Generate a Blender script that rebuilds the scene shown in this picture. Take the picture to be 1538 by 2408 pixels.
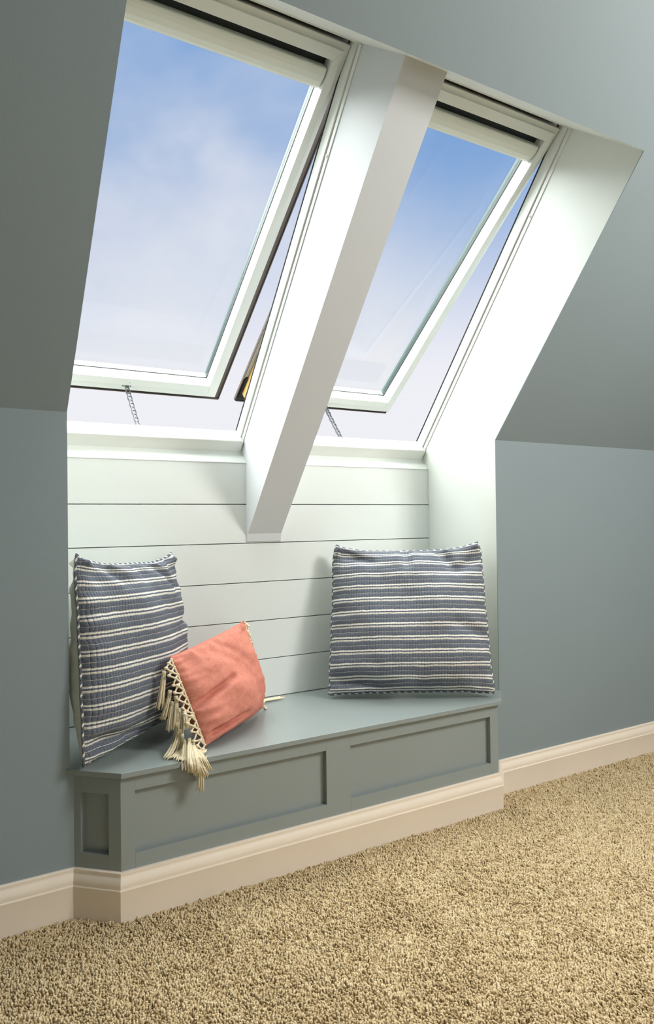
import bpy, bmesh, math, random
import numpy as np
from mathutils import Vector, Matrix, noise

for o in list(bpy.data.objects):
    bpy.data.objects.remove(o, do_unlink=True)
SC = bpy.context.scene
COL = SC.collection
random.seed(7)

# ------------------------------------------------------------------ camera
F_PX, YAW, PITCH, ROLL = 1693.7, 0.5479, 0.0135, -0.0128
CAM = Vector((-0.4809, -2.3437, 1.2082))
_fw = Vector((math.sin(YAW), math.cos(YAW), 0)); _rt = Vector((math.cos(YAW), -math.sin(YAW), 0)); _up = Vector((0, 0, 1))
_f2 = _fw * math.cos(PITCH) + _up * math.sin(PITCH)
_u2 = _up * math.cos(PITCH) - _fw * math.sin(PITCH)
_r = _rt * math.cos(ROLL) + _u2 * math.sin(ROLL)
_u = _u2 * math.cos(ROLL) - _rt * math.sin(ROLL)
cd = bpy.data.cameras.new('camera')
cam = bpy.data.objects.new('camera', cd); COL.objects.link(cam)
cd.sensor_fit = 'HORIZONTAL'; cd.sensor_width = 36.0; cd.lens = F_PX / 1538 * 36.0
cd.clip_start = 0.02
M = Matrix.Identity(4)
for i in range(3):
    M[i][0] = _r[i]; M[i][1] = _u[i]; M[i][2] = -_f2[i]; M[i][3] = CAM[i]
cam.matrix_world = M
SC.camera = cam

# ------------------------------------------------------------------ exposure
vs = SC.view_settings
vs.view_transform = 'Standard'; vs.look = 'None'; vs.gamma = 1.0; vs.use_curve_mapping = False
vs.exposure = 0.16

def lin(r, g, b):
    def f(c):
        c /= 255.0
        return c / 12.92 if c <= 0.04045 else ((c + 0.055) / 1.055) ** 2.4
    return (f(r), f(g), f(b), 1.0)

# ------------------------------------------------------------------ sky
W_ = bpy.data.worlds.new('sky'); SC.world = W_; W_.use_nodes = True
nt = W_.node_tree; nt.nodes.clear()
def nd(t, typ, **kw):
    n = t.nodes.new(typ)
    for k, v in kw.items(): setattr(n, k, v)
    return n
tc = nd(nt, 'ShaderNodeTexCoord')
sep = nd(nt, 'ShaderNodeSeparateXYZ'); nt.links.new(tc.outputs['Generated'], sep.inputs[0])
n1 = nd(nt, 'ShaderNodeTexNoise'); n1.inputs['Scale'].default_value = 1.9; n1.inputs['Detail'].default_value = 5.0
n1.inputs['Roughness'].default_value = 0.48; n1.inputs['Distortion'].default_value = 0.25
mp = nd(nt, 'ShaderNodeMapping'); mp.inputs['Location'].default_value = (1.35, 2.2, 0.15); mp.inputs['Scale'].default_value = (1, 1, 1.5)
nt.links.new(tc.outputs['Generated'], mp.inputs[0]); nt.links.new(mp.outputs[0], n1.inputs['Vector'])
# clear blue grows with elevation, clouds take it away
el = nd(nt, 'ShaderNodeMapRange', interpolation_type='SMOOTHSTEP'); el.inputs['From Min'].default_value = 0.17; el.inputs['From Max'].default_value = 0.47
nt.links.new(sep.outputs['Z'], el.inputs['Value'])
cm = nd(nt, 'ShaderNodeMapRange', interpolation_type='SMOOTHSTEP'); cm.inputs['From Min'].default_value = 0.75; cm.inputs['From Max'].default_value = 0.36
nt.links.new(n1.outputs['Fac'], cm.inputs['Value'])
mu = nd(nt, 'ShaderNodeMath', operation='MULTIPLY'); nt.links.new(el.outputs[0], mu.inputs[0]); nt.links.new(cm.outputs[0], mu.inputs[1])
mx = nd(nt, 'ShaderNodeMix', data_type='RGBA')
mx.inputs['A'].default_value = lin(238, 238, 245); mx.inputs['B'].default_value = lin(128, 166, 218)
nt.links.new(mu.outputs[0], mx.inputs['Factor'])
gr = nd(nt, 'ShaderNodeMapRange'); gr.inputs['From Min'].default_value = -0.12; gr.inputs['From Max'].default_value = 0.0
nt.links.new(sep.outputs['Z'], gr.inputs['Value'])
mg = nd(nt, 'ShaderNodeMix', data_type='RGBA'); mg.inputs['A'].default_value = lin(150, 155, 150)
nt.links.new(gr.outputs[0], mg.inputs['Factor']); nt.links.new(mx.outputs['Result'], mg.inputs['B'])
bg = nd(nt, 'ShaderNodeBackground'); bg.inputs['Strength'].default_value = 0.91
nt.links.new(mg.outputs['Result'], bg.inputs['Color'])
wo = nd(nt, 'ShaderNodeOutputWorld'); nt.links.new(bg.outputs[0], wo.inputs[0])

# ------------------------------------------------------------------ lights
def aim(o, target):
    o.rotation_euler = (Vector(target) - o.location).to_track_quat('-Z', 'Y').to_euler()
def area(name, loc, target, sx, sy, power, color):
    l = bpy.data.lights.new(name, 'AREA'); l.shape = 'RECTANGLE'; l.size = sx; l.size_y = sy; l.energy = power; l.color = color
    o = bpy.data.objects.new(name, l); COL.objects.link(o); o.location = loc; aim(o, target); return o
# hazy sun behind thin cloud, high over the roof, to the left
sl = bpy.data.lights.new('sun', 'SUN'); sl.energy = 19.0; sl.angle = math.radians(115); sl.color = (0.97, 1.0, 0.98)
sun = bpy.data.objects.new('sun', sl); COL.objects.link(sun); sun.location = (-3, 6, 8)
sun.rotation_euler = (-Vector((-0.22, 0.14, 0.96))).to_track_quat('-Z', 'Y').to_euler()
# a lit softbox at the right, plus two unseen fills added to brighten the room
area('key_lamp', (2.6, -2.6, 2.75), (0.7, 0.0, 0.9), 0.85, 0.85, 70, (1.0, 0.985, 0.96))
area('ceiling_fill', (2.1, -2.5, 2.9), (2.1, -2.3, 0.0), 1.4, 1.4, 25, (1.0, 0.98, 0.955))  # added overhead fill for carpet and room, no fixture hangs here
area('back_fill', (1.0, -4.6, 1.5), (1.0, 0.0, 1.9), 2.4, 1.8, 27, (0.95, 1.0, 1.0))  # added broad frontal fill behind the camera, the far wall has no window

# ------------------------------------------------------------------ materials
def mat(name, color, rough=0.5, noise_amt=0.0, noise_scale=8.0, bump=0.0, bump_scale=200.0, spec=0.4, metal=0.0):
    m = bpy.data.materials.new(name); m.use_nodes = True
    t = m.node_tree; p = t.nodes['Principled BSDF']
    p.inputs['Base Color'].default_value = color; p.inputs['Roughness'].default_value = rough
    p.inputs['Specular IOR Level'].default_value = spec; p.inputs['Metallic'].default_value = metal
    c = nd(t, 'ShaderNodeTexCoord')
    if noise_amt:
        n = nd(t, 'ShaderNodeTexNoise'); n.inputs['Scale'].default_value = noise_scale; n.inputs['Detail'].default_value = 4
        t.links.new(c.outputs['Object'], n.inputs['Vector'])
        r = nd(t, 'ShaderNodeMapRange'); r.inputs['To Min'].default_value = 1 - noise_amt; r.inputs['To Max'].default_value = 1 + noise_amt
        t.links.new(n.outputs['Fac'], r.inputs['Value'])
        x = nd(t, 'ShaderNodeMix', data_type='RGBA', blend_type='MULTIPLY'); x.inputs['Factor'].default_value = 1
        x.inputs['A'].default_value = color; t.links.new(r.outputs[0], x.inputs['B']); t.links.new(x.outputs['Result'], p.inputs['Base Color'])
    if bump:
        n = nd(t, 'ShaderNodeTexNoise'); n.inputs['Scale'].default_value = bump_scale; n.inputs['Detail'].default_value = 3
        t.links.new(c.outputs['Object'], n.inputs['Vector'])
        b = nd(t, 'ShaderNodeBump'); b.inputs['Strength'].default_value = bump; b.inputs['Distance'].default_value = 0.001
        t.links.new(n.outputs['Fac'], b.inputs['Height']); t.links.new(b.outputs[0], p.inputs['Normal'])
    return m

M_WALL = mat('grey_wall_paint', lin(139, 151, 154), 0.55, 0.02, 3, 0.25, 260)
M_WHITE = mat('white_trim_paint', lin(228, 232, 226), 0.4, 0.012, 5, 0.1, 120)
M_BOARD = mat('white_board_paint', lin(226, 230, 226), 0.42, 0.012, 5, 0.12, 90)
M_MULL = mat('mullion_paint', lin(214, 217, 219), 0.5, 0.012, 5, 0.1, 120)
M_BENCH = mat('grey_bench_paint', lin(147, 155, 153), 0.25, 0.02, 6, 0.15, 110)
M_BASE = mat('cream_baseboard_paint', lin(246, 232, 214), 0.35, 0.03, 5, 0.15, 90)
M_FRAME = mat('white_window_frame', lin(230, 233, 228), 0.32, 0.01, 6)
M_CLAD = mat('bronze_cladding', lin(92, 82, 76), 0.4, 0.05, 30, spec=0.5)
M_GASK = mat('black_gasket', lin(28, 30, 30), 0.55, 0.05, 40)
M_SPACER = mat('dark_glazing_spacer', lin(70, 88, 84), 0.35, 0.05, 40)
M_SLOT = mat('dark_blind_slot', lin(30, 42, 46), 0.5, 0.05, 40)
M_ALU = mat('grey_aluminium', lin(168, 168, 160), 0.45, 0.04, 30)
M_PINE = mat('raw_pine', lin(222, 180, 108), 0.6, 0.12, 60)
M_CASS = mat('blind_cassette', lin(226, 228, 218), 0.4, 0.01, 20)
M_STEEL = mat('chain_steel', lin(150, 152, 154), 0.35, 0.05, 60, metal=0.6)
M_SCREW = mat('screw_head', lin(120, 120, 118), 0.4, 0.05, 60, metal=0.4)
M_COTTON = mat('cream_cotton', lin(236, 222, 190), 0.9, 0.1, 180, 0.5, 900, spec=0.1)
M_BACKCLOTH = mat('pale_back_cloth', lin(214, 216, 208), 0.9, 0.05, 40, 0.4, 500, spec=0.1)

def glass_mat():
    m = bpy.data.materials.new('window_glass'); m.use_nodes = True
    t = m.node_tree; t.nodes.clear()
    tr = nd(t, 'ShaderNodeBsdfTransparent'); tr.inputs[0].default_value = (0.975, 0.985, 0.98, 1)
    gl = nd(t, 'ShaderNodeBsdfGlossy'); gl.inputs['Roughness'].default_value = 0.02
    fr = nd(t, 'ShaderNodeFresnel'); fr.inputs[0].default_value = 1.18
    ms = nd(t, 'ShaderNodeMixShader'); t.links.new(fr.outputs[0], ms.inputs[0]); t.links.new(tr.outputs[0], ms.inputs[1]); t.links.new(gl.outputs[0], ms.inputs[2])
    o = nd(t, 'ShaderNodeOutputMaterial'); t.links.new(ms.outputs[0], o.inputs[0])
    return m
M_GLASS = glass_mat()

def stripe_mat(name, period=0.0535, diag=False):
    """woven navy and cream stripes across the cloth, quilted in narrow ribs"""
    m = bpy.data.materials.new(name); m.use_nodes = True
    t = m.node_tree; p = t.nodes['Principled BSDF']; p.inputs['Roughness'].default_value = 0.9; p.inputs['Specular IOR Level'].default_value = 0.1
    uv = nd(t, 'ShaderNodeUVMap'); s = nd(t, 'ShaderNodeSeparateXYZ'); t.links.new(uv.outputs[0], s.inputs[0])
    wob = nd(t, 'ShaderNodeTexNoise'); wob.inputs['Scale'].default_value = 34; wob.inputs['Detail'].default_value = 2
    t.links.new(uv.outputs[0], wob.inputs['Vector'])
    w1 = nd(t, 'ShaderNodeMath', operation='MULTIPLY_ADD'); w1.inputs[1].default_value = 0.0045
    t.links.new(wob.outputs['Fac'], w1.inputs[0]); t.links.new(s.outputs['Y'], w1.inputs[2])
    src = w1.outputs[0]
    if diag:
        ad = nd(t, 'ShaderNodeMath', operation='ADD'); t.links.new(src, ad.inputs[0]); t.links.new(s.outputs['X'], ad.inputs[1]); src = ad.outputs[0]
    dv = nd(t, 'ShaderNodeMath', operation='DIVIDE'); dv.inputs[1].default_value = period; t.links.new(src, dv.inputs[0])
    fr = nd(t, 'ShaderNodeMath', operation='FRACT'); t.links.new(dv.outputs[0], fr.inputs[0])
    cr = nd(t, 'ShaderNodeValToRGB'); cr.color_ramp.interpolation = 'CONSTANT'
    stops = [(0, 1), (0.13, 0), (0.235, 1), (0.365, 0), (0.665, 1), (0.69, 0)] if not diag else [(0, 1), (0.35, 0)]
    els = cr.color_ramp.elements
    els[0].position = 0; els[0].color = (1, 1, 1, 1); els[1].position = stops[1][0]; els[1].color = (0, 0, 0, 1)
    for q, v in stops[2:]:
        e = els.new(q); e.color = (v, v, v, 1)
    t.links.new(fr.outputs[0], cr.inputs[0])
    fine = nd(t, 'ShaderNodeTexNoise'); fine.inputs['Scale'].default_value = 520; fine.inputs['Detail'].default_value = 2
    t.links.new(uv.outputs[0], fine.inputs['Vector'])
    nv = nd(t, 'ShaderNodeValToRGB'); nv.color_ramp.elements[0].position = 0.3; nv.color_ramp.elements[0].color = lin(76, 82, 94)
    nv.color_ramp.elements[1].position = 0.7; nv.color_ramp.elements[1].color = lin(134, 140, 150)
    t.links.new(fine.outputs['Fac'], nv.inputs[0])
    mx = nd(t, 'ShaderNodeMix', data_type='RGBA'); mx.inputs['B'].default_value = lin(240, 236, 226)
    t.links.new(cr.outputs[0], mx.inputs['Factor']); t.links.new(nv.outputs[0], mx.inputs['A']); t.links.new(mx.outputs['Result'], p.inputs['Base Color'])
    # quilting: ribs across, seams along the stripes
    r1 = nd(t, 'ShaderNodeMath', operation='MULTIPLY_ADD'); r1.inputs[1].default_value = 0.006; t.links.new(wob.outputs['Fac'], r1.inputs[0]); t.links.new(s.outputs['X'], r1.inputs[2])
    r2 = nd(t, 'ShaderNodeMath', operation='MULTIPLY'); r2.inputs[1].default_value = math.pi / 0.0112; t.links.new(r1.outputs[0], r2.inputs[0])
    r3 = nd(t, 'ShaderNodeMath', operation='SINE'); t.links.new(r2.outputs[0], r3.inputs[0])
    r4 = nd(t, 'ShaderNodeMath', operation='ABSOLUTE'); t.links.new(r3.outputs[0], r4.inputs[0])
    r4b = nd(t, 'ShaderNodeMath', operation='POWER'); r4b.inputs[1].default_value = 0.4; t.links.new(r4.outputs[0], r4b.inputs[0])
    h2 = nd(t, 'ShaderNodeMath', operation='MULTIPLY'); h2.inputs[1].default_value = math.pi * 3; t.links.new(dv.outputs[0], h2.inputs[0])
    h3 = nd(t, 'ShaderNodeMath', operation='SINE'); t.links.new(h2.outputs[0], h3.inputs[0])
    h4 = nd(t, 'ShaderNodeMath', operation='ABSOLUTE'); t.links.new(h3.outputs[0], h4.inputs[0])
    h5 = nd(t, 'ShaderNodeMath', operation='POWER'); h5.inputs[1].default_value = 0.35; t.links.new(h4.outputs[0], h5.inputs[0])
    hm = nd(t, 'ShaderNodeMath', operation='MULTIPLY'); t.links.new(r4b.outputs[0], hm.inputs[0]); t.links.new(h5.outputs[0], hm.inputs[1])
    n3 = nd(t, 'ShaderNodeTexNoise'); n3.inputs['Scale'].default_value = 160; t.links.new(uv.outputs[0], n3.inputs['Vector'])
    hs = nd(t, 'ShaderNodeMath', operation='MULTIPLY_ADD'); hs.inputs[1].default_value = 0.9; t.links.new(n3.outputs['Fac'], hs.inputs[0]); t.links.new(hm.outputs[0], hs.inputs[2])
    b = nd(t, 'ShaderNodeBump'); b.inputs['Strength'].default_value = 1.0; b.inputs['Distance'].default_value = 0.003
    t.links.new(hs.outputs[0], b.inputs['Height']); t.links.new(b.outputs[0], p.inputs['Normal'])
    return m
M_STRIPE = stripe_mat('navy_stripe_cloth')
M_PIPE = stripe_mat('navy_stripe_piping', 0.03, True)

def linen_mat():
    m = bpy.data.materials.new('coral_linen'); m.use_nodes = True
    t = m.node_tree; p = t.nodes['Principled BSDF']; p.inputs['Roughness'].default_value = 0.9; p.inputs['Specular IOR Level'].default_value = 0.1
    uv = nd(t, 'ShaderNodeUVMap')
    def streak(sx, sy, seed):
        mp = nd(t, 'ShaderNodeMapping'); mp.inputs['Scale'].default_value = (sx, sy, 1); mp.inputs['Location'].default_value = (seed, seed * 2, 0)
        t.links.new(uv.outputs[0], mp.inputs[0])
        n = nd(t, 'ShaderNodeTexNoise'); n.inputs['Scale'].default_value = 1; n.inputs['Detail'].default_value = 2
        t.links.new(mp.outputs[0], n.inputs['Vector']); return n.outputs['Fac']
    a = streak(40, 900, 1.3); b = streak(900, 40, 4.1)
    mxx = nd(t, 'ShaderNodeMath', operation='MAXIMUM'); t.links.new(a, mxx.inputs[0]); t.links.new(b, mxx.inputs[1])
    cr = nd(t, 'ShaderNodeValToRGB'); e = cr.color_ramp.elements
    e[0].position = 0.42; e[0].color = lin(200, 122, 105); e[1].position = 0.82; e[1].color = lin(244, 192, 170)
    k = e.new(0.64); k.color = lin(218, 143, 124)
    t.links.new(mxx.outputs[0], cr.inputs[0]); t.links.new(cr.outputs[0], p.inputs['Base Color'])
    bp = nd(t, 'ShaderNodeBump'); bp.inputs['Strength'].default_value = 0.35; bp.inputs['Distance'].default_value = 0.001
    t.links.new(mxx.outputs[0], bp.inputs['Height']); t.links.new(bp.outputs[0], p.inputs['Normal'])
    return m
M_CORAL = linen_mat()

def carpet_mat():
    m = bpy.data.materials.new('beige_carpet_yarn'); m.use_nodes = True
    t = m.node_tree; p = t.nodes['Principled BSDF']; p.inputs['Roughness'].default_value = 0.95; p.inputs['Specular IOR Level'].default_value = 0.05
    at = nd(t, 'ShaderNodeAttribute'); at.attribute_name = 'yarn'
    cr = nd(t, 'ShaderNodeValToRGB'); e = cr.color_ramp.elements
    e[0].color = lin(194, 168, 124); e[1].color = lin(238, 218, 180)
    t.links.new(at.outputs['Fac'], cr.inputs[0]); t.links.new(cr.outputs[0], p.inputs['Base Color'])
    return m
M_CARPET = carpet_mat()
M_BACKING = mat('carpet_backing', lin(186, 166, 132), 0.95, 0.15, 120, 1.0, 240, spec=0.05)

# ------------------------------------------------------------------ mesh helpers
def link(name, me, m, parent=None, smooth=False):
    o = bpy.data.objects.new(name, me); COL.objects.link(o)
    if m: me.materials.append(m)
    if parent: o.parent = parent
    if smooth:
        for p in me.polygons: p.use_smooth = True
    return o
def from_bm(name, bm, m, parent=None, smooth=False, bevel=0.0):
    bmesh.ops.remove_doubles(bm, verts=bm.verts, dist=1e-6)
    bmesh.ops.recalc_face_normals(bm, faces=bm.faces)
    me = bpy.data.meshes.new(name); bm.to_mesh(me); bm.free()
    o = link(name, me, m, parent, smooth)
    if bevel:
        b = o.modifiers.new('edge', 'BEVEL'); b.width = bevel; b.segments = 2; b.limit_method = 'ANGLE'; b.angle_limit = math.radians(40)
    return o
def hexa(bm, P):
    v = [bm.verts.new(p) for p in P]
    for f in ((0, 1, 2, 3), (7, 6, 5, 4), (0, 4, 5, 1), (1, 5, 6, 2), (2, 6, 7, 3), (3, 7, 4, 0)):
        bm.faces.new([v[i] for i in f])
def box_f(bm, fn, a0, a1, b0, b1, c0, c1):
    hexa(bm, [fn(a, b, c) for c in (c0, c1) for (a, b) in ((a0, b0), (a1, b0), (a1, b1), (a0, b1))])
def xyz(x, y, z): return Vector((x, y, z))
def box(name, x0, x1, y0, y1, z0, z1, m, parent=None, bevel=0.0):
    bm = bmesh.new(); box_f(bm, xyz, x0, x1, y0, y1, z0, z1)
    return from_bm(name, bm, m, parent, bevel=bevel)
def prism(name, poly, fn, c0, c1, m, parent=None, bevel=0.0):
    """polygon (p,q) swept from c0 to c1; fn(p,q,c) -> world"""
    bm = bmesh.new()
    A = [bm.verts.new(fn(p, q, c0)) for p, q in poly]; B = [bm.verts.new(fn(p, q, c1)) for p, q in poly]
    bm.faces.new(A); bm.faces.new(B[::-1])
    for i in range(len(poly)):
        j = (i + 1) % len(poly); bm.faces.new((A[i], A[j], B[j], B[i]))
    return from_bm(name, bm, m, parent, bevel=bevel)
def tube(bm, pts, r, sides=6, cap=True, r_end=None):
    pts = [Vector(p) for p in pts]; rings = []
    for i, p in enumerate(pts):
        d = (pts[min(i + 1, len(pts) - 1)] - pts[max(i - 1, 0)])
        d = d.normalized() if d.length > 1e-9 else Vector((0, 0, -1))
        a = d.cross(Vector((0.31, 0.17, 0.93)))
        if a.length < 1e-3: a = d.cross(Vector((1, 0, 0)))
        a.normalize(); b = d.cross(a)
        rr = r if r_end is None else r + (r_end - r) * i / (len(pts) - 1)
        rings.append([bm.verts.new(p + (a * math.cos(2 * math.pi * k / sides) + b * math.sin(2 * math.pi * k / sides)) * rr) for k in range(sides)])
    for i in range(len(rings) - 1):
        for k in range(sides):
            bm.faces.new((rings[i][k], rings[i][(k + 1) % sides], rings[i + 1][(k + 1) % sides], rings[i + 1][k]))
    if cap:
        bm.faces.new(rings[0][::-1]); bm.faces.new(rings[-1])
def empty(name, loc):
    o = bpy.data.objects.new(name, None); COL.objects.link(o); o.location = loc; o.empty_display_size = 0.1; return o
def tag(o, label, cat=None, group=None, kind=None):
    o['label'] = label
    if cat: o['category'] = cat
    if group: o['group'] = group
    if kind: o['kind'] = kind
    return o
def adopt(root, objs):
    bpy.context.view_layer.update()
    for o in objs:
        o.parent = root; o.matrix_parent_inverse = root.matrix_world.inverted()

def nest(part, objs):
    bpy.context.view_layer.update()
    for o in objs:
        o.parent = part; o.matrix_parent_inverse = part.matrix_world.inverted()

# ------------------------------------------------------------------ dimensions
AW = 1.8328          # alcove width
AD = 0.471           # alcove depth
HK = 1.5625          # knee wall height
TH = math.atan(1.26) # roof pitch
CT, ST = math.cos(TH), math.sin(TH)
STOP = 1.222         # top of the opening, measured up the slope
SEAT = 0.45
XL, XR, YB = -2.6, 4.6, -4.8
FZ = -0.012          # carpet backing
HC = 3.0             # flat ceiling height
SRIDGE = (HC - HK) / ST
def slope(x, s, n): return Vector((x, -s * CT + n * ST, HK + s * ST + n * CT))
def yz(y, z, x): return Vector((x, y, z))
def sn(s, n, x): return slope(x, s, n)

# ------------------------------------------------------------------ room shell
floor = box('floor', XL, XR, YB, AD, FZ - 0.05, FZ, M_BACKING); tag(floor, 'beige cut pile carpet covering the attic room floor', 'floor', kind='structure')
WT = 0.003
o = prism('wall_left', [(XL, FZ), (0.03, FZ), (0.03, SEAT - 0.018), (0, SEAT - 0.018), (0, HK), (XL, HK)], lambda x, z, y: Vector((x, y, z)), 0, WT, M_WALL); tag(o, 'grey painted knee wall beside the end of bench with striped and coral pillows', 'wall', kind='structure')
o = prism('wall_right', [(XR, FZ), (AW - 0.03, FZ), (AW - 0.03, SEAT - 0.018), (AW, SEAT - 0.018), (AW, HK), (XR, HK)], lambda x, z, y: Vector((x, y, z)), 0, WT, M_WALL); tag(o, 'grey painted knee wall beside the lone striped pillow', 'wall', kind='structure')
# sloped ceiling: one plate with the skylight well cut out of it
poly = [(XL, 0), (0, 0), (0, STOP), (AW, STOP), (AW, 0), (XR, 0), (XR, SRIDGE), (XL, SRIDGE)]
o = prism('ceiling', poly, slope, 0, WT, M_WALL); tag(o, 'grey sloped ceiling around the skylight well', 'ceiling', kind='structure')
o = box('ceiling_flat', XL, XR, YB + SRIDGE * CT, -SRIDGE * CT, HC, HC + 0.02, M_WALL); tag(o, 'flat grey ceiling over the middle of the attic', 'ceiling', kind='structure')
def slope_far(x, s, n): return Vector((x, YB + s * CT, HK + s * ST + n))
o = prism('ceiling_far', [(XL, 0), (XR, 0), (XR, SRIDGE), (XL, SRIDGE)], slope_far, 0, 0.02, M_WALL); tag(o, 'far sloped ceiling behind the viewer', 'ceiling', kind='structure')
o = box('wall_far', XL, XR, YB - 0.02, YB, FZ, HK, M_WALL); tag(o, 'far grey knee wall behind the viewer', 'wall', kind='structure')
gable = [(0, FZ), (0, HK), (-SRIDGE * CT, HC), (YB + SRIDGE * CT, HC), (YB, HK), (YB, FZ)]
o = prism('wall_gable_left', gable, yz, XL - 0.02, XL, M_WALL); tag(o, 'grey gable wall at one end of the attic', 'wall', kind='structure')
o = prism('wall_gable_right', gable, yz, XR, XR + 0.02, M_WALL); tag(o, 'grey gable wall at the other end of attic', 'wall', kind='structure')

# alcove returns (side walls of the skylight well)
NF = 0.382           # where the window frames begin
NO = 0.455           # outer edge of the frames
p_top0 = slope(0, STOP, WT); p_top1 = slope(0, STOP - 0.006, NO); p_bot = slope(0, -0.36, NO)
ret = [(WT, FZ), (WT, HK + 0.002), (p_top0.y, p_top0.z), (p_top1.y, p_top1.z), (p_bot.y, p_bot.z), (AD + 0.034, 1.40), (AD + 0.034, FZ)]
o = prism('wall_alcove_left', ret, yz, -0.02, 0, M_WHITE); tag(o, 'white side wall of the alcove behind the pair of pillows', 'wall', kind='structure')
o = prism('wall_alcove_right', ret, yz, AW, AW + 0.02, M_WHITE); tag(o, 'white side wall of the alcove beside the lone striped pillow', 'wall', kind='structure')
# head of the well
o = prism('trim_1', [(STOP, WT), (STOP - 0.017, NO), (STOP + 0.02, NO + 0.01), (STOP + 0.02, WT)], sn, 0, AW, M_WHITE); tag(o, 'white head lining above both skylights', 'trim', kind='structure')

# back wall: shiplap boards on a backing
wb = box('wall_back', 0, AW, AD + 0.024, AD + 0.034, FZ, 1.46, M_WHITE); tag(wb, 'white shiplap back wall of the window seat alcove', 'wall', kind='structure')
zs = [0.30, 0.451, 0.6175, 0.785, 0.952, 1.1205, 1.287, 1.4635]
for i in range(len(zs) - 1):
    box('shiplap_board', 0.0005, AW - 0.0005, AD, AD + 0.018, zs[i] + 0.0018, zs[i + 1] - 0.0018, M_BOARD, wb, bevel=0.0006)
# sloped apron between the boards and the skylight sills
b0 = slope(0, -0.357, 0.372)
ap = [(AD - 0.0015, 1.4625), (AD - 0.0015, 1.466), (AD + 0.002, 1.468), (AD + 0.008, 1.478), (AD + 0.018, 1.490), (b0.y - 0.006, b0.z - 0.012), (b0.y, b0.z + 0.002), (b0.y + 0.06, b0.z + 0.02), (b0.y + 0.06, 1.4625)]
o = prism('trim_2', ap, yz, 0.0005, AW - 0.0005, M_WHITE); tag(o, 'white moulded apron between shiplap boards and skylight sills', 'trim', kind='structure')

# boxed rafter between the two skylights
MX0, MX1 = 0.832, 0.993
m_top = slope(0, STOP - 0.004, 0.11); m_out = slope(0, STOP - 0.017, NO); m_bot = slope(0, -0.40, NO)
ys = AD - 0.012
zface = HK + (0.11 - ys * ST) / CT  # height of the face where it meets the foot
foot = [(ys, zface), (m_top.y, m_top.z), (m_out.y, m_out.z), (m_bot.y, m_bot.z), (AD, 1.44), (AD, zface - 0.036), (ys + 0.004, zface - 0.033)]
o = prism('trim_3', foot, yz, MX0, MX1, M_MULL); tag(o, 'white boxed rafter running up between the two skylights', 'trim', kind='structure')

# ------------------------------------------------------------------ baseboards
BP = [(0, .145), (.006, .145), (.009, .1425), (.0098, .138), (.0085, .1345), (.0088, .131), (.0120, .126), (.0155, .119), (.0178, .111), (.0182, .104),
      (.0168, .0985), (.0168, .0965), (.0200, .0952), (.0206, .0925), (.0192, .0895), (.019, FZ), (0, FZ)]
def sweep(name, path, m, parent=None, ends=(None, None)):
    """profile (t out, z) along a plan path; outward is to the right of travel"""
    pts = [Vector((p[0], p[1], 0)) for p in path]; bm = bmesh.new(); rings = []
    nrm = []
    for i in range(len(pts) - 1):
        d = (pts[i + 1] - pts[i]).normalized(); nrm.append(Vector((d.y, -d.x, 0)))
    for i, p in enumerate(pts):
        if i == 0: off = ends[0] or nrm[0]
        elif i == len(pts) - 1: off = ends[1] or nrm[-1]
        else:
            s = nrm[i - 1] + nrm[i]; off = s / (s.dot(nrm[i]))
        rings.append([bm.verts.new(p + off * t + Vector((0, 0, z))) for t, z in BP])
    for i in range(len(rings) - 1):
        for k in range(len(BP)):
            j = (k + 1) % len(BP); bm.faces.new((rings[i][k], rings[i][j], rings[i + 1][j], rings[i + 1][k]))
    bm.faces.new(rings[0][::-1]); bm.faces.new(rings[-1])
    o = from_bm(name, bm, m, parent)
    for p in o.data.polygons: p.use_smooth = len(p.vertices) == 4
    md = o.modifiers.new('split', 'EDGE_SPLIT'); md.split_angle = math.radians(35)
    return o
FA, FB, FC, FD = (0.0115, 0.0), (0.1255, -0.114), (1.7085, -0.114), (1.8225, 0.0)
k8 = math.tan(math.radians(22.5))
o = sweep('baseboard_left', [(XL, 0), FA], M_BASE, ends=(None, Vector((-k8, -1, 0)))); tag(o, 'cream moulded baseboard along wall by the pair of pillows', 'baseboard', kind='structure')
o = sweep('baseboard_right', [FD, (XR, 0)], M_BASE, ends=(Vector((k8, -1, 0)), None)); tag(o, 'cream moulded baseboard along wall by the lone striped pillow', 'baseboard', kind='structure')

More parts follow.
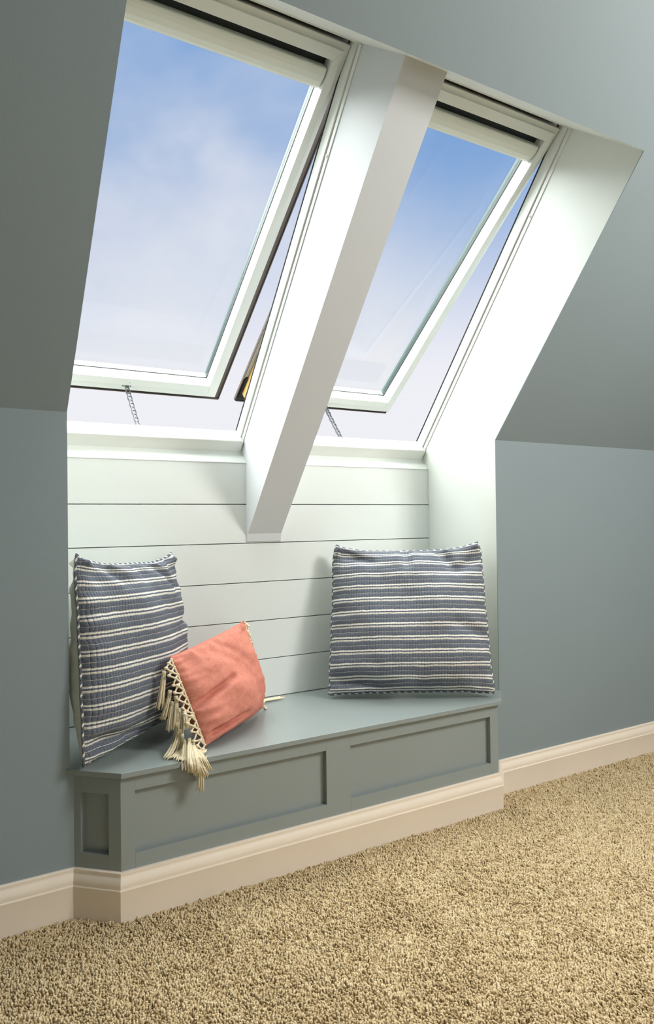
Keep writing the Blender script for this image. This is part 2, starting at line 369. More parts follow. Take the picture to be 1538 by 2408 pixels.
# ------------------------------------------------------------------ window seat
bench = empty('window_seat', (AW / 2, 0, 0)); parts = []
tag(bench, 'grey built-in window seat with recessed panels and splayed ends', 'bench')
def planxy(x, y, z): return Vector((x, y, z))
st = prism('seat_top', [(-0.012, 0.0), (0.123, -0.134), (1.712, -0.134), (1.847, 0.0), (AW - 0.0005, 0.0), (AW - 0.0005, AD - 0.0005), (0.0005, AD - 0.0005), (0.0005, 0.0)], planxy, SEAT - 0.017, SEAT, M_BENCH, bevel=0.0015)
parts.append(st)
def face(origin, dvec, length, stiles, ztop, zbot, rail_t, rail_b, depth=0.02):
    d = Vector((dvec[0], dvec[1], 0)).normalized(); n = Vector((d.y, -d.x, 0)); O = Vector((origin[0], origin[1], 0))
    def fn(l, e, z): return O + d * l - n * e + Vector((0, 0, z))
    for a, b in stiles:
        bm = bmesh.new(); box_f(bm, fn, a, b, 0, depth + 0.01, zbot, ztop); parts.append(from_bm('stile', bm, M_BENCH, bevel=0.0008))
    for (a, b), (c, e) in zip(stiles[:-1], stiles[1:]):
        bm = bmesh.new(); box_f(bm, fn, b, c, 0, depth + 0.01, rail_t, ztop); parts.append(from_bm('rail', bm, M_BENCH, bevel=0.0008))
        bm = bmesh.new(); box_f(bm, fn, b, c, 0, depth + 0.01, zbot, rail_b); parts.append(from_bm('rail', bm, M_BENCH, bevel=0.0008))
        bm = bmesh.new(); box_f(bm, fn, b - 0.004, c + 0.004, depth, depth + 0.006, rail_b - 0.004, rail_t + 0.004); parts.append(from_bm('panel', bm, M_BENCH))
LF = FC[0] - FB[0]
face(FB, (1, 0), LF, [(0.0, 0.044), (0.738, 0.842), (1.539, LF)], SEAT - 0.017, 0.10, 0.384, 0.191)
LC = math.hypot(FB[0] - FA[0], FB[1])
face(FA, (FB[0] - FA[0], FB[1]), LC, [(0.0, 0.024), (0.119, LC)], SEAT - 0.017, 0.10, 0.377, 0.191)
face(FC, (FD[0] - FC[0], FD[1] - FC[1]), LC, [(0.0, LC - 0.119), (LC - 0.024, LC)], SEAT - 0.017, 0.10, 0.377, 0.191)
bb = sweep('baseboard', [FA, FB, FC, FD], M_BASE, ends=(Vector((-k8 * 0 - 0.4142, -1, 0)), Vector((0.4142, -1, 0)))); bb['label'] = 'cream moulded baseboard'; parts.append(bb)
adopt(bench, parts)

# ------------------------------------------------------------------ skylights
AL = math.radians(12.0)
_us = Vector((0, -CT, ST)); _un = Vector((0, ST, CT))
HINGE = Vector((0, 0, HK)) + _us * 1.19 + _un * 0.435
_dn = -_us * math.cos(AL) + _un * math.sin(AL); _bn = _un * math.cos(AL) + _us * math.sin(AL)
def sash_xyz(x, a, b): return HINGE + _dn * a + _bn * b + Vector((x, 0, 0))
def skylight(name, x0, x1, f0, f1, c0, c1, label, mirror):
    root = empty(name, ((x0 + x1) / 2, 0.48, 1.56)); P = []
    tag(root, label, 'skylight', kind='structure')
    def jam(nm, xa, xb, s0, s1, n0, n1, m, bev=0.0008):
        bm = bmesh.new(); box_f(bm, slope, xa, xb, s0, s1, n0, n1); o = from_bm(nm, bm, m, bevel=bev); P.append(o); return o
    sb, stp = -0.30, STOP - 0.012
    # fixed frame
    for xa, sg in ((x0, 1), (x1, -1)):
        lo = lambda a, b: (min(xa + sg * a, xa + sg * b), max(xa + sg * a, xa + sg * b))
        a, b = lo(0.0003, 0.004); jam('frame_lining', a, b, sb, stp, NF, 0.401, M_FRAME)
        a, b = lo(0.0003, 0.010); jam('frame_jamb', a, b, sb, stp, 0.4045, NO, M_FRAME)
        a, b = lo(0.004, 0.012); jam('gasket', a, b, sb, stp, NO, NO + 0.006, M_GASK)
        zz = slope(0, 0.86, 0.392)
        bm = bmesh.new(); bmesh.ops.create_cone(bm, cap_ends=True, segments=14, radius1=0.006, radius2=0.005, depth=0.003, matrix=Matrix.Translation((xa + sg * 0.0055, zz.y, zz.z)) @ Matrix.Rotation(math.pi / 2, 4, 'Y')); P.append(from_bm('screw', bm, M_FRAME))
        bm = bmesh.new(); bmesh.ops.create_cone(bm, cap_ends=True, segments=10, radius1=0.0022, radius2=0.0022, depth=0.0035, matrix=Matrix.Translation((xa + sg * 0.0058, zz.y, zz.z)) @ Matrix.Rotation(math.pi / 2, 4, 'Y')); P.append(from_bm('screw_socket', bm, M_SCREW))
    P.append(prism('frame_sill', [(-0.357, 0.371), (-0.303, 0.371), (-0.300, 0.375), (-0.300, NO), (-0.357, NO)], sn, x0 + 0.005, x1 - 0.005, M_FRAME, bevel=0.002))
    P.append(prism('frame_head', [(STOP - 0.012, NF), (STOP - 0.019, NF), (STOP - 0.019, NO), (STOP - 0.012, NO)], sn, x0 + 0.001, x1 - 0.001, M_FRAME))
    # opened sash, hinged at the head
    L, e = 1.526, 0.012
    def sb_(nm, xa, xb, a0, a1, b0, b1, m, bev=0.0012):
        bm = bmesh.new(); box_f(bm, sash_xyz, xa, xb, a0, a1, b0, b1); o = from_bm(nm, bm, m, bevel=bev); P.append(o); return o
    ci0, ci1 = f0 + 0.048, f1 - 0.048   # clear glass edges
    co0, co1 = f0 + 0.020, f1 - 0.020   # raised core, outer edges
    at, ab = 0.056, 1.456
    sb_('sash_flange', f0, co0 + 0.002, 0.0, L, 0, 0.05, M_FRAME); sb_('sash_flange', co1 - 0.002, f1, 0.0, L, 0, 0.05, M_FRAME)
    sb_('sash_flange', co0, co1, 0.0, 0.022, 0, 0.05, M_FRAME); sb_('sash_flange', co0, co1, 1.488, L, 0, 0.05, M_FRAME)
    # mitred raised core
    for nm, q in (('sash_stile', [(co1, 0.020), (ci1, at), (ci1, ab + 0.034), (co1, ab + 0.034)]), ('sash_stile', [(co0, 0.020), (ci0, at), (ci0, ab + 0.034), (co0, ab + 0.034)]),
                  ('sash_rail', [(co0, 0.020), (co1, 0.020), (ci1, at), (ci0, at)]), ('sash_rail', [(ci0, ab), (ci1, ab), (ci1, ab + 0.036), (ci0, ab + 0.036)])):
        P.append(prism(nm, q, sash_xyz, -e if nm != 'sash_rail' or q[0][1] < 1 else -e + 0.002, 0.05, M_FRAME, bevel=0.0008))
    # glazing spacer and pane
    for xa, xb in ((ci0 - 0.012, ci0), (ci1, ci1 + 0.012)): sb_('glazing_bar', xa, xb, at, ab, 0.05, 0.082, M_SPACER, 0)
    sb_('glazing_bar', ci0, ci1, at - 0.012, at, 0.05, 0.082, M_SPACER, 0); sb_('glazing_bar', ci0 - 0.012, ci1 + 0.012, ab, ab + 0.014, 0.05, 0.082, M_FRAME, 0)
    sb_('pane', ci0, ci1, at, ab, 0.066, 0.070, M_GLASS, 0)
    # thin black glazing gasket round the glass
    for q in ((ci0, ci0 + 0.0016, at, ab), (ci1 - 0.0016, ci1, at, ab), (ci0, ci1, ab - 0.0016, ab)): sb_('gasket', *q, 0.047, 0.0505, M_GASK, 0)
    # bronze outer cladding with a turned-in lip
    sb_('cladding', c0, f0 + 0.022, -0.06, L + 0.047, 0.052, 0.060, M_CLAD); sb_('cladding', f1 - 0.022, c1, -0.06, L + 0.047, 0.052, 0.060, M_CLAD)
    sb_('cladding', f0 + 0.022, f1 - 0.022, -0.06, 0.03, 0.052, 0.060, M_CLAD); sb_('cladding', f0 + 0.022, f1 - 0.022, L - 0.03, L + 0.047, 0.052, 0.060, M_CLAD)
    sb_('cladding_lip', c0, c0 + 0.004, -0.06, L + 0.047, 0.045, 0.052, M_CLAD); sb_('cladding_lip', c1 - 0.004, c1, -0.06, L + 0.047, 0.045, 0.052, M_CLAD)
    sb_('cladding_lip', c0 + 0.004, c1 - 0.004, L + 0.043, L + 0.047, 0.040, 0.052, M_CLAD); sb_('cladding_lip', c0 + 0.004, c1 - 0.004, -0.06, -0.056, 0.01, 0.052, M_CLAD)
    for xa, xb in ((f0 - 0.032, f0 - 0.012),):
        sb_('wood_strip', xa, xb, 0.25, L - 0.004, 0.010, 0.046, M_PINE); sb_('cladding_soffit', min(c0 + 0.004, xa) if xa < (x0 + x1) / 2 else xb, xa if xa < (x0 + x1) / 2 else c1 - 0.004, 0.0, L - 0.09, 0.0475, 0.0518, M_ALU, 0)
        sb_('corner_block', min(xa, xb) - 0.012, max(xa, xb) + 0.012, L - 0.10, L + 0.03, 0.040, 0.0515, M_GASK)
    # roller blind cassette under the top rail
    prof = [(0.086, 0.036), (0.086, -0.001), (0.089, -0.005), (0.097, -0.0065), (0.110, -0.0065), (0.130, -0.003), (0.147, 0.006), (0.157, 0.018), (0.157, 0.036)]
    bm = bmesh.new(); A = [bm.verts.new(sash_xyz(ci0 + 0.006, a, b)) for a, b in prof]; B = [bm.verts.new(sash_xyz(ci1 - 0.006, a, b)) for a, b in prof]
    bm.faces.new(A); bm.faces.new(B[::-1])
    for i in range(len(prof)):
        j = (i + 1) % len(prof); bm.faces.new((A[i], A[j], B[j], B[i]))
    bc = from_bm('blind_cassette', bm, M_CASS); P.append(bc)
    sb_('blind_slot', ci0 + 0.0005, ci1 - 0.0005, at - 0.004, 0.150, 0.037, 0.047, M_SLOT, 0)
    # opener chain between the sash and the sill
    xm = (x0 + x1) / 2 - 0.012
    sb_('chain_bracket', xm - 0.022, xm + 0.022, 1.492, 1.512, -0.0025, 0.002, M_FRAME)
    sb_('chain_latch', xm - 0.008, xm + 0.008, 1.494, 1.508, -0.010, 0.0, M_STEEL)
    for dx in (-0.016, 0.016):
        bm = bmesh.new(); bmesh.ops.create_uvsphere(bm, u_segments=10, v_segments=6, radius=0.003, matrix=Matrix.Translation(sash_xyz(xm + dx, 1.502, -0.003))); P.append(from_bm('screw', bm, M_SCREW, smooth=True))
    cc = sash_xyz(xm + 0.006, 1.474, -e + 0.001)
    bm = bmesh.new(); bmesh.ops.create_cone(bm, cap_ends=True, segments=18, radius1=0.0075, radius2=0.006, depth=0.004, matrix=Matrix.Translation(cc) @ _bn.to_track_quat('Z', 'Y').to_matrix().to_4x4()); P.append(from_bm('cover_cap', bm, M_FRAME))
    bm = bmesh.new(); bmesh.ops.create_cone(bm, cap_ends=True, segments=10, radius1=0.0018, radius2=0.0018, depth=0.005, matrix=Matrix.Translation(cc - _bn * 0.001) @ _bn.to_track_quat('Z', 'Y').to_matrix().to_4x4()); P.append(from_bm('cap_socket', bm, M_SCREW))
    pA = sash_xyz(xm, 1.503, -0.004); pB = slope(xm + 0.006, -0.345, 0.47)
    nl = 13
    mid = (pA + pB) / 2 + Vector((0, 0.012, 0.006))
    cur = [pA * (1 - t) ** 2 + mid * 2 * t * (1 - t) + pB * t * t for t in [i / nl for i in range(nl + 1)]]
    for i in range(nl):
        a, b = cur[i], cur[i + 1]; d = (b - a); l = d.length; d.normalize()
        sx = Vector((1, 0, 0)); nn = d.cross(sx).normalized()
        bm = bmesh.new()
        for side in (-1, 1):
            w = 0.0066 + (0.0020 if i % 2 else 0)
            o0 = sx * side * w
            ring = []
            for k in range(12):
                t = 2 * math.pi * k / 12; px = math.cos(t) * (l * 0.68); pz = math.sin(t) * 0.0068
                ring.append((a + b) / 2 + d * px + nn * pz)
            A = [bm.verts.new(r + o0 - sx * 0.0007) for r in ring]; B = [bm.verts.new(r + o0 + sx * 0.0007) for r in ring]
            bm.faces.new(A[::-1]); bm.faces.new(B)
            for k in range(12): bm.faces.new((A[k], A[(k + 1) % 12], B[(k + 1) % 12], B[k]))
        tube(bm, [a - sx * 0.0095, a + sx * 0.0095], 0.0034, 8)
        P.append(from_bm('chain_link', bm, M_STEEL))
    by = lambda n: [q for q in P if q.name.split('.')[0] == n]
    adopt(root, P)
    nest(by('chain_bracket')[0], by('chain_link') + by('chain_latch'))
    nest(bc, by('blind_slot'))
    jb = by('frame_lining'); sc = by('screw'); so = by('screw_socket')
    for i in range(2): nest(jb[i], [sc[i], so[i]])
    nest(by('chain_bracket')[0], sc[2:])
    nest(by('cover_cap')[0], by('cap_socket'))
    cl = by('cladding'); nest(cl[0], by('cladding_lip') + by('corner_block') + by('cladding_soffit'))
    return root
skylight('window_1', 0.0, MX0, 0.012, 0.820, -0.040, 0.868, 'opened white roof skylight above the pair of pillows', False)
skylight('window_2', MX1, AW, 1.002, 1.820, 0.948, 1.850, 'opened white roof skylight above the lone striped pillow', True)

# ------------------------------------------------------------------ pillows
def cushion(name, label, cat, group, BLc, BRc, TRc, TLc, size, T, mfront, mback, creases=(), pinch=(0.02, 0.07, 0.02), N=72, piping=None, sag=0.25, seed=0.0, wr=0.0035, bend=0.0, back_t=1.0, gather=0.018, corner=0.06):
    BLc, BRc, TRc, TLc = map(Vector, (BLc, BRc, TRc, TLc))
    cen = (BLc + BRc + TRc + TLc) / 4
    nrm = ((BRc - BLc) + (TRc - TLc)).cross((TLc - BLc) + (TRc - BRc)).normalized()   # points to the front
    if nrm.dot(CAM - cen) < 0: nrm = -nrm
    root = empty(name, (BLc + BRc) / 2); tag(root, label, cat, group)
    def mid(u, v):
        rc = 1 - corner * (1.0 if v > 0 else 0.35) * (max(0.0, abs(u) + abs(v) - 1.66) / 0.34) ** 2 + 0.012 * noise.noise(Vector((u * 4 + seed, v * 4, seed)))
        uu = rc * u * (1 - pinch[0] * (1 - abs(v) ** 4) * abs(u) ** 3); vv = rc * v * (1 - pinch[1 if v > 0 else 2] * (1 - abs(u) ** 4.5) * abs(v) ** 4)
        s, t = (uu + 1) / 2, (vv + 1) / 2
        p = BLc * (1 - s) * (1 - t) + BRc * s * (1 - t) + TRc * s * t + TLc * (1 - s) * t
        return p + nrm * bend * (u * u - 0.4)
    def height(u, v, side):
        k = max(0.0, (1 - abs(u) ** 2.2)) ** 0.5 * max(0.0, (1 - abs(v) ** 2.2)) ** 0.5
        h = T * k * (1 - sag * v)
        # puckers running in from the seams and folds
        e = (1 - k)
        h += T * 0.06 * math.sin(7 * u + 3 * v + seed) * k
        # gathers running in from the seams
        for q0, q1, sd in ((u, v, 0.0), (v, u, 4.0)):
            g = noise.noise(Vector((q0 * 9 + seed, (1 if q1 > 0 else -1) * 3 + sd, side * 2))) * math.exp(-(1 - abs(q1)) / 0.16)
            h += gather * g * min(1, k * 4)
        if corner > 0.05 and v > 0:
            h += T * 0.22 * math.exp(-((abs(u) - 0.93) ** 2 + (v - 0.93) ** 2) / 0.005) * min(1, k * 6)
        # drawn-in dimples beside each corner
        for cu in (-1, 1):
            for cv in (-1, 1):
                h -= T * 0.30 * math.exp(-((u - cu * 0.80) ** 2 + (v - cv * 0.80) ** 2) / 0.018) * k
        q = noise.noise(Vector((u * 2.2 + seed, v * 2.2, seed + side * 5)))
        h += wr * 3.0 * q * min(1, k * 2)
        q = noise.noise(Vector((u * 7 + seed, v * 7, 3 + seed + side * 5)))
        h += wr * q * min(1, k * 3)
        if side > 0:
            for (u0, v0, u1, v1, w, dp) in creases:
                du, dv = u1 - u0, v1 - v0; L2 = du * du + dv * dv
                t = max(0, min(1, ((u - u0) * du + (v - v0) * dv) / L2))
                dd = math.hypot(u - u0 - t * du, v - v0 - t * dv)
                h -= min(dp * math.exp(-(dd / w) ** 2) * (1 - 0.55 * t), 0.55 * max(h, 0))
        else: h *= back_t
        return max(h, 0.001 * min(1, k * 8))
    obs = []
    for side, nm, m in ((1, 'front_panel', mfront), (-1, 'back_panel', mback)):
        V = []; UV = []
        for j in range(N + 1):
            for i in range(N + 1):
                u = math.sin((i / N * 2 - 1) * math.pi / 2 * 0.86) / math.sin(math.pi / 2 * 0.86); v = math.sin((j / N * 2 - 1) * math.pi / 2 * 0.86) / math.sin(math.pi / 2 * 0.86)
                p = mid(u, v) + nrm * side * height(u, v, side)
                # cloth always stays above the seat
                if p.z < SEAT + 0.003: p.z = SEAT + 0.003 + 0.02 * 0
                p.x = min(max(p.x, 0.004 if p.y > -0.002 else -1), AW - 0.004); p.y = min(p.y, AD - 0.004)
                V.append(p); UV.append((u * size[0] / 2, v * size[1] / 2))
        Fc = []
        for j in range(N):
            for i in range(N):
                a = j * (N + 1) + i; q = (a, a + 1, a + N + 2, a + N + 1); Fc.append(q if side > 0 else q[::-1])
        me = bpy.data.meshes.new(nm); me.from_pydata([tuple(p) for p in V], [], Fc); me.update()
        uvl = me.uv_layers.new(name='UVMap')
        for lp in me.loops: uvl.data[lp.index].uv = UV[lp.vertex_index]
        o = link(nm, me, m, smooth=True); obs.append(o)
    # corded seam round the edge
    pts = []
    K = 64
    for (a, b) in (((-1, -1), (1, -1)), ((1, -1), (1, 1)), ((1, 1), (-1, 1)), ((-1, 1), (-1, -1))):
        for i in range(K):
            t = i / K; pts.append((a[0] + (b[0] - a[0]) * t, a[1] + (b[1] - a[1]) * t))
    P3 = []
    for u, v in pts:
        p = mid(u, v); p.z = max(p.z, SEAT + 0.005); p.x = min(max(p.x, 0.006 if p.y > -0.002 else -1), AW - 0.006); P3.append(p)
    pr = piping[1]; V = []; Fc = []; UVs = []
    n = len(P3); acc = 0
    for i in range(n):
        d = (P3[(i + 1) % n] - P3[i - 1]).normalized(); a = d.cross(nrm).normalized()
        acc += (P3[i] - P3[i - 1]).length if i else 0
        for k in range(8):
            t = 2 * math.pi * k / 8; V.append(P3[i] + a * math.cos(t) * pr + nrm * math.sin(t) * pr); UVs.append((k / 8 * pr * 6, acc))
    for i in range(n):
        for k in range(8):
            Fc.append((i * 8 + k, i * 8 + (k + 1) % 8, ((i + 1) % n) * 8 + (k + 1) % 8, ((i + 1) % n) * 8 + k))
    me = bpy.data.meshes.new('piping'); me.from_pydata([tuple(p) for p in V], [], Fc); me.update()
    uvl = me.uv_layers.new(name='UVMap')
    for lp in me.loops: uvl.data[lp.index].uv = UVs[lp.vertex_index]
    obs.append(link('piping', me, piping[0], smooth=True))
    adopt(root, obs)
    return root, mid

cushion('square_pillow', 'navy and white striped pillow propped behind the coral cushion', 'pillow', 'striped square pillows',
        (0.024, -0.066, 0.462), (0.51, 0.395, 0.465), (0.478, 0.398, 1.112), (0.012, -0.004, 1.136), (0.65, 0.66), 0.12, M_STRIPE, M_BACKCLOTH,
        creases=((0.20, 0.98, 0.72, 0.52, 0.075, 0.055), (-0.66, 0.98, -0.40, 0.68, 0.07, 0.05), (-0.1, 1.0, 0.0, 0.75, 0.07, 0.035), (-0.95, -0.8, -0.3, -0.85, 0.06, 0.04), (0.95, 0.2, 0.6, 0.1, 0.06, 0.03)), pinch=(0.035, 0.17, 0.05), piping=(M_PIPE, 0.0046), seed=2.0)
cushion('square_pillow', 'navy and white striped pillow standing alone at the bench end', 'pillow', 'striped square pillows',
        (1.120, 0.298, 0.460), (1.722, -0.090, 0.464), (1.794, 0.058, 1.128), (1.216, 0.395, 1.122), (0.66, 0.66), 0.125, M_STRIPE, M_BACKCLOTH,
        creases=((-0.05, 1.0, -0.03, 0.66, 0.06, 0.045), (0.36, 1.0, 0.55, 0.62, 0.06, 0.06), (-0.95, -0.80, -0.30, -0.88, 0.06, 0.05), (0.1, -1.0, 0.1, -0.82, 0.15, 0.03), (0.98, -0.3, 0.55, -0.12, 0.06, 0.035), (0.95, 0.75, 0.6, 0.55, 0.06, 0.04), (-0.85, 0.85, -0.5, 0.7, 0.06, 0.035)), pinch=(0.03, 0.16, 0.05), piping=(M_PIPE, 0.0042), seed=5.0)
lum, lmid = cushion('lumbar_pillow', 'small coral linen cushion with cream tasselled ends', 'pillow', None,
        (0.425, -0.055, 0.460), (0.80, 0.275, 0.463), (0.712, 0.245, 0.828), (0.330, 0.018, 0.760), (0.50, 0.34), 0.09, M_CORAL, M_CORAL,
        creases=((-0.98, -0.12, -0.2, 0.12, 0.06, 0.05), (-0.85, -0.78, -0.1, -0.72, 0.05, 0.045), (0.1, 0.7, 0.5, 0.1, 0.08, 0.008), (-0.3, 0.75, 0.2, 0.3, 0.09, 0.008)), pinch=(0.02, 0.05, 0.02), piping=(M_CORAL, 0.0018), seed=9.0, sag=0.35, wr=0.003, corner=0.015)

# knotted fringe and tassels at both ends of the coral cushion
def tassel(path, n=15, r0=0.0065, r1=0.014, seed=0):
    rnd = random.Random(seed); bm = bmesh.new()
    P = [Vector(p) for p in path]
    pts = []
    for i in range(7):
        t = i / 6; a = P[0] * (1 - t) ** 2 + (P[1] * 2 - (P[0] + P[2]) / 2) * 2 * t * (1 - t) + P[2] * t * t; pts.append(a)
    for k in range(n):
        an = rnd.uniform(0, 6.28); rr = math.sqrt(rnd.random()); ln = rnd.uniform(0.86, 1.06); q = []
        for i, p in enumerate(pts):
            t = i / 6 * ln; base = p if i < 6 else pts[5] + (pts[6] - pts[5]) * (1 + (ln - 1) * 6)
            w = (r0 * (0.5 + 0.5 * (i > 0)) + (r1 - r0) * (i / 6) ** 1.3) * rr
            z = base + Vector((math.cos(an) * w, math.sin(an) * w * 0.8, rnd.uniform(-0.0012, 0.0012)))
            if z.y > -0.136: z.z = max(z.z, SEAT + 0.003 + rr * 0.004 * abs(math.sin(an)))
            else: z.y = min(z.y, -0.1375)
            q.append(z)
        tube(bm, q, 0.0021, 5, r_end=0.0013)
    # wrapped neck
    d = (pts[1] - pts[0]).normalized()
    tube(bm, [pts[0] - d * 0.004, pts[0] + d * 0.002, pts[0] + d * 0.008], 0.0072, 8)
    return from_bm('tassel', bm, M_COTTON, smooth=True)
T = [
 [(0.3051, 0.0012, 0.7125), (0.2975, 0.002, 0.6511), (0.29, 0.003, 0.5955)], [(0.3204, -0.0121, 0.6494), (0.3095, -0.0084, 0.6022), (0.2975, -0.0038, 0.5606)],
 [(0.3267, -0.0182, 0.613), (0.3205, -0.0178, 0.5603), (0.317, -0.0182, 0.5215)], [(0.3369, -0.0233, 0.631), (0.3343, -0.0249, 0.5809), (0.3295, -0.0248, 0.5366)],
 [(0.3442, -0.0303, 0.5905), (0.3466, -0.0346, 0.546), (0.3444, -0.0357, 0.5086)], [(0.3585, -0.0396, 0.5819), (0.3625, -0.0439, 0.5527), (0.363, -0.0458, 0.5264)],
 [(0.337, -0.0287, 0.5462), (0.3305, -0.0288, 0.484), (0.2838, -0.0796, 0.457)], [(0.3448, -0.0349, 0.5239), (0.3385, -0.0384, 0.457), (0.2936, -0.0962, 0.457)],
 [(0.3582, -0.0456, 0.4835), (0.3351, -0.1036, 0.459), (0.3231, -0.143, 0.4308)], [(0.3704, -0.0527, 0.4903), (0.3384, -0.1408, 0.459), (0.3414, -0.145, 0.4192)],
 [(0.3808, -0.0599, 0.4763), (0.3575, -0.145, 0.4573), (0.3641, -0.145, 0.400)], [(0.3699, -0.0647, 0.459), (0.3688, -0.145, 0.4417), (0.3886, -0.147, 0.3912)],
 [(0.3878, -0.0646, 0.4623), (0.3806, -0.143, 0.4549), (0.399, -0.147, 0.4083)], [(0.3705, -0.143, 0.4558), (0.3743, -0.147, 0.4035), (0.3723, -0.147, 0.3523)],
 [(0.3908, -0.11, 0.459), (0.401, -0.1064, 0.459), (0.4157, -0.0846, 0.459)], [(0.3504, -0.0394, 0.5072), (0.3503, -0.0463, 0.459), (0.3094, -0.1294, 0.457)],
 [(0.3637, -0.0499, 0.4626), (0.346, -0.143, 0.4527), (0.3513, -0.146, 0.4106)],
]
fr_objs = []
for k, t in enumerate(T):
    fr_objs.append(tassel(t, n=26 if k != 14 else 8, seed=k, r1=0.015 if k != 14 else 0.005))
for k, t in enumerate([[(0.835, 0.372, 0.462), (0.885, 0.408, 0.459), (0.948, 0.415, 0.459)], [(0.835, 0.37, 0.464), (0.88, 0.395, 0.459), (0.955, 0.402, 0.458)], [(0.725, 0.268, 0.788), (0.746, 0.283, 0.765), (0.760, 0.292, 0.72)], [(0.745, 0.28, 0.757), (0.765, 0.302, 0.72), (0.770, 0.31, 0.67)], [(0.78, 0.32, 0.60), (0.80, 0.34, 0.55), (0.81, 0.352, 0.50)]]):
    fr_objs.append(tassel(t, n=18, seed=40 + k, r1=0.014))
def net(side, n):
    bm = bmesh.new(); rnd = random.Random(side + 11)
    def ball(p, r): bmesh.ops.create_icosphere(bm, subdivisions=2, radius=r, matrix=Matrix.Translation(p) @ Matrix.Scale(0.75, 4, (0.3, 0.2, 1)))
    out = (lmid(side, 0) - lmid(0, 0)).normalized()
    row0 = []; row1 = []; row2 = []
    for i in range(n):
        v = 0.96 - 1.9 * i / (n - 1)
        e = lmid(side, v); e.z = max(e.z, SEAT + 0.008)
        def drop(w, dz):
            p = e + out * w + Vector((0, -0.008 if side < 0 else 0.0, -dz)); p.z = max(p.z, SEAT + 0.006); return p
        row0.append(drop(0.002, 0.002)); row1.append(drop(0.016 + rnd.uniform(-.004, .004), 0.012 + rnd.uniform(-.004, .004))); row2.append(drop(0.032 + rnd.uniform(-.006, .006), 0.026 + rnd.uniform(-.005, .005)))
    for i in range(n):
        ball(row0[i], rnd.uniform(.0045, .006)); ball(row1[i], rnd.uniform(.007, .0095)); ball(row2[i], rnd.uniform(.0065, .0085))
        tube(bm, [row0[i], row1[i]], 0.0034, 6); tube(bm, [row1[i], row2[i]], 0.0034, 6)
        if i: tube(bm, [row0[i], row1[i - 1]], 0.0032, 6); tube(bm, [row1[i], row2[i - 1]], 0.0032, 6); tube(bm, [row0[i - 1], row0[i]], 0.0034, 6)
    o = from_bm('knotted_fringe', bm, M_COTTON, smooth=True); return o
fr_objs.append(net(-1, 12)); fr_objs.append(net(1, 12))
for o in fr_objs: pass
fr_objs[0]['label'] = 'cream cotton tassel'
adopt(lum, fr_objs)
nest(fr_objs[-2], fr_objs[:len(T)]); nest(fr_objs[-1], fr_objs[len(T):-2])

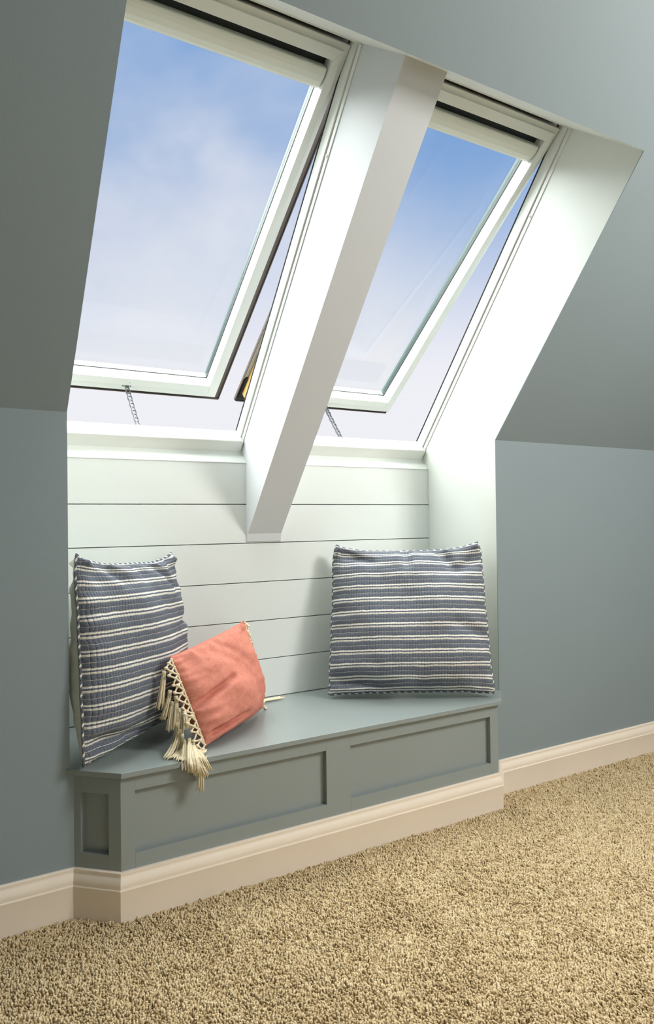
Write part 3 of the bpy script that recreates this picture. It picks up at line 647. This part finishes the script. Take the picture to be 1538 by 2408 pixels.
# ------------------------------------------------------------------ carpet pile
def pile():
    rng = np.random.default_rng(3)
    pitch = 0.0062
    # floor seen by the camera, with a margin
    poly = np.array([(-0.75, -0.02), (-0.75, -0.75), (-0.35, -1.0), (0.75, -1.75), (1.6, -1.55), (3.5, -0.35), (3.5, -0.02)])
    xs = np.arange(-0.75, 3.5, pitch); ys = np.arange(-1.75, -0.021, pitch)
    X, Y = np.meshgrid(xs, ys); X = X.ravel() + rng.uniform(-.5, .5, X.size) * pitch; Y = Y.ravel() + rng.uniform(-.5, .5, Y.size) * pitch
    ins = np.zeros(X.size, bool); j = len(poly) - 1
    for i in range(len(poly)):
        xi, yi = poly[i]; xj, yj = poly[j]
        c = ((yi > Y) != (yj > Y)) & (X < (xj - xi) * (Y - yi) / (yj - yi + 1e-12) + xi); ins ^= c; j = i
    # not under the bench
    benchd = (Y > -0.133) & (Y > -0.0 - (X - 0.0) - 0.015) & (Y > (X - 1.834) - 0.015) 
    ins &= ~benchd
    ins &= Y < -0.0185
    X, Y = X[ins], Y[ins]; n = X.size
    def smooth_noise(sc, seed):
        r = np.random.default_rng(seed); gx = 700; G = r.standard_normal((gx, gx))
        fx = (X + 5) / sc; fy = (Y + 5) / sc; ix = fx.astype(int) % (gx - 1); iy = fy.astype(int) % (gx - 1); tx = fx - np.floor(fx); ty = fy - np.floor(fy)
        tx = tx * tx * (3 - 2 * tx); ty = ty * ty * (3 - 2 * ty)
        return (G[iy, ix] * (1 - tx) + G[iy, ix + 1] * tx) * (1 - ty) + (G[iy + 1, ix] * (1 - tx) + G[iy + 1, ix + 1] * tx) * ty
    hN = smooth_noise(0.011, 1); hL = smooth_noise(0.09, 2)
    H = 0.0140 + 0.0030 * hN + 0.0010 * hL + rng.uniform(-.0015, .0015, n)
    H = np.where(rng.random(n) < 0.10, H * 0.6, H)
    H = np.clip(H, 0.006, 0.020)
    lx = 0.0026 * smooth_noise(0.014, 4) + 0.0016 * smooth_noise(0.12, 6) + rng.normal(0, .0016, n); ly = 0.0026 * smooth_noise(0.014, 5) + 0.0016 * smooth_noise(0.12, 7) + rng.normal(0, .0016, n)
    rad = rng.uniform(.0028, .0040, n)
    ang = rng.uniform(0, 6.28, n)
    V = np.empty((n, 7, 3), np.float32)
    for lvl, (t, rs) in enumerate(((0.0, 0.8), (0.80, 1.2))):
        for k in range(3):
            a = ang + k * 2.0944 + lvl * 0.7
            V[:, lvl * 3 + k, 0] = X + lx * t * t + np.cos(a) * rad * rs
            V[:, lvl * 3 + k, 1] = Y + ly * t * t + np.sin(a) * rad * rs
            V[:, lvl * 3 + k, 2] = FZ + H * t
    V[:, 6, 0] = X + lx * 1.1; V[:, 6, 1] = Y + ly * 1.1; V[:, 6, 2] = FZ + H
    tri = np.array([(0, 1, 4), (0, 4, 3), (1, 2, 5), (1, 5, 4), (2, 0, 3), (2, 3, 5), (3, 4, 6), (4, 5, 6), (5, 3, 6)], np.int32)
    Fi = (tri[None] + (np.arange(n, dtype=np.int32) * 7)[:, None, None]).reshape(-1)
    me = bpy.data.meshes.new('carpet_pile')
    me.vertices.add(n * 7); me.vertices.foreach_set('co', V.reshape(-1))
    nf = Fi.size // 3
    me.loops.add(Fi.size); me.loops.foreach_set('vertex_index', Fi)
    me.polygons.add(nf); me.polygons.foreach_set('loop_start', np.arange(0, Fi.size, 3, dtype=np.int32))
    me.polygons.foreach_set('use_smooth', np.ones(nf, bool))
    me.update(calc_edges=True)
    at = me.attributes.new('yarn', 'FLOAT', 'POINT')
    at.data.foreach_set('value', np.repeat(np.clip(0.5 + 0.22 * rng.standard_normal(n) + 0.12 * hN, 0, 1).astype(np.float32), 7))
    o = link('carpet_pile', me, M_CARPET, floor); o['kind'] = 'stuff'; o['label'] = 'short twisted beige carpet pile'
    return n
pile()
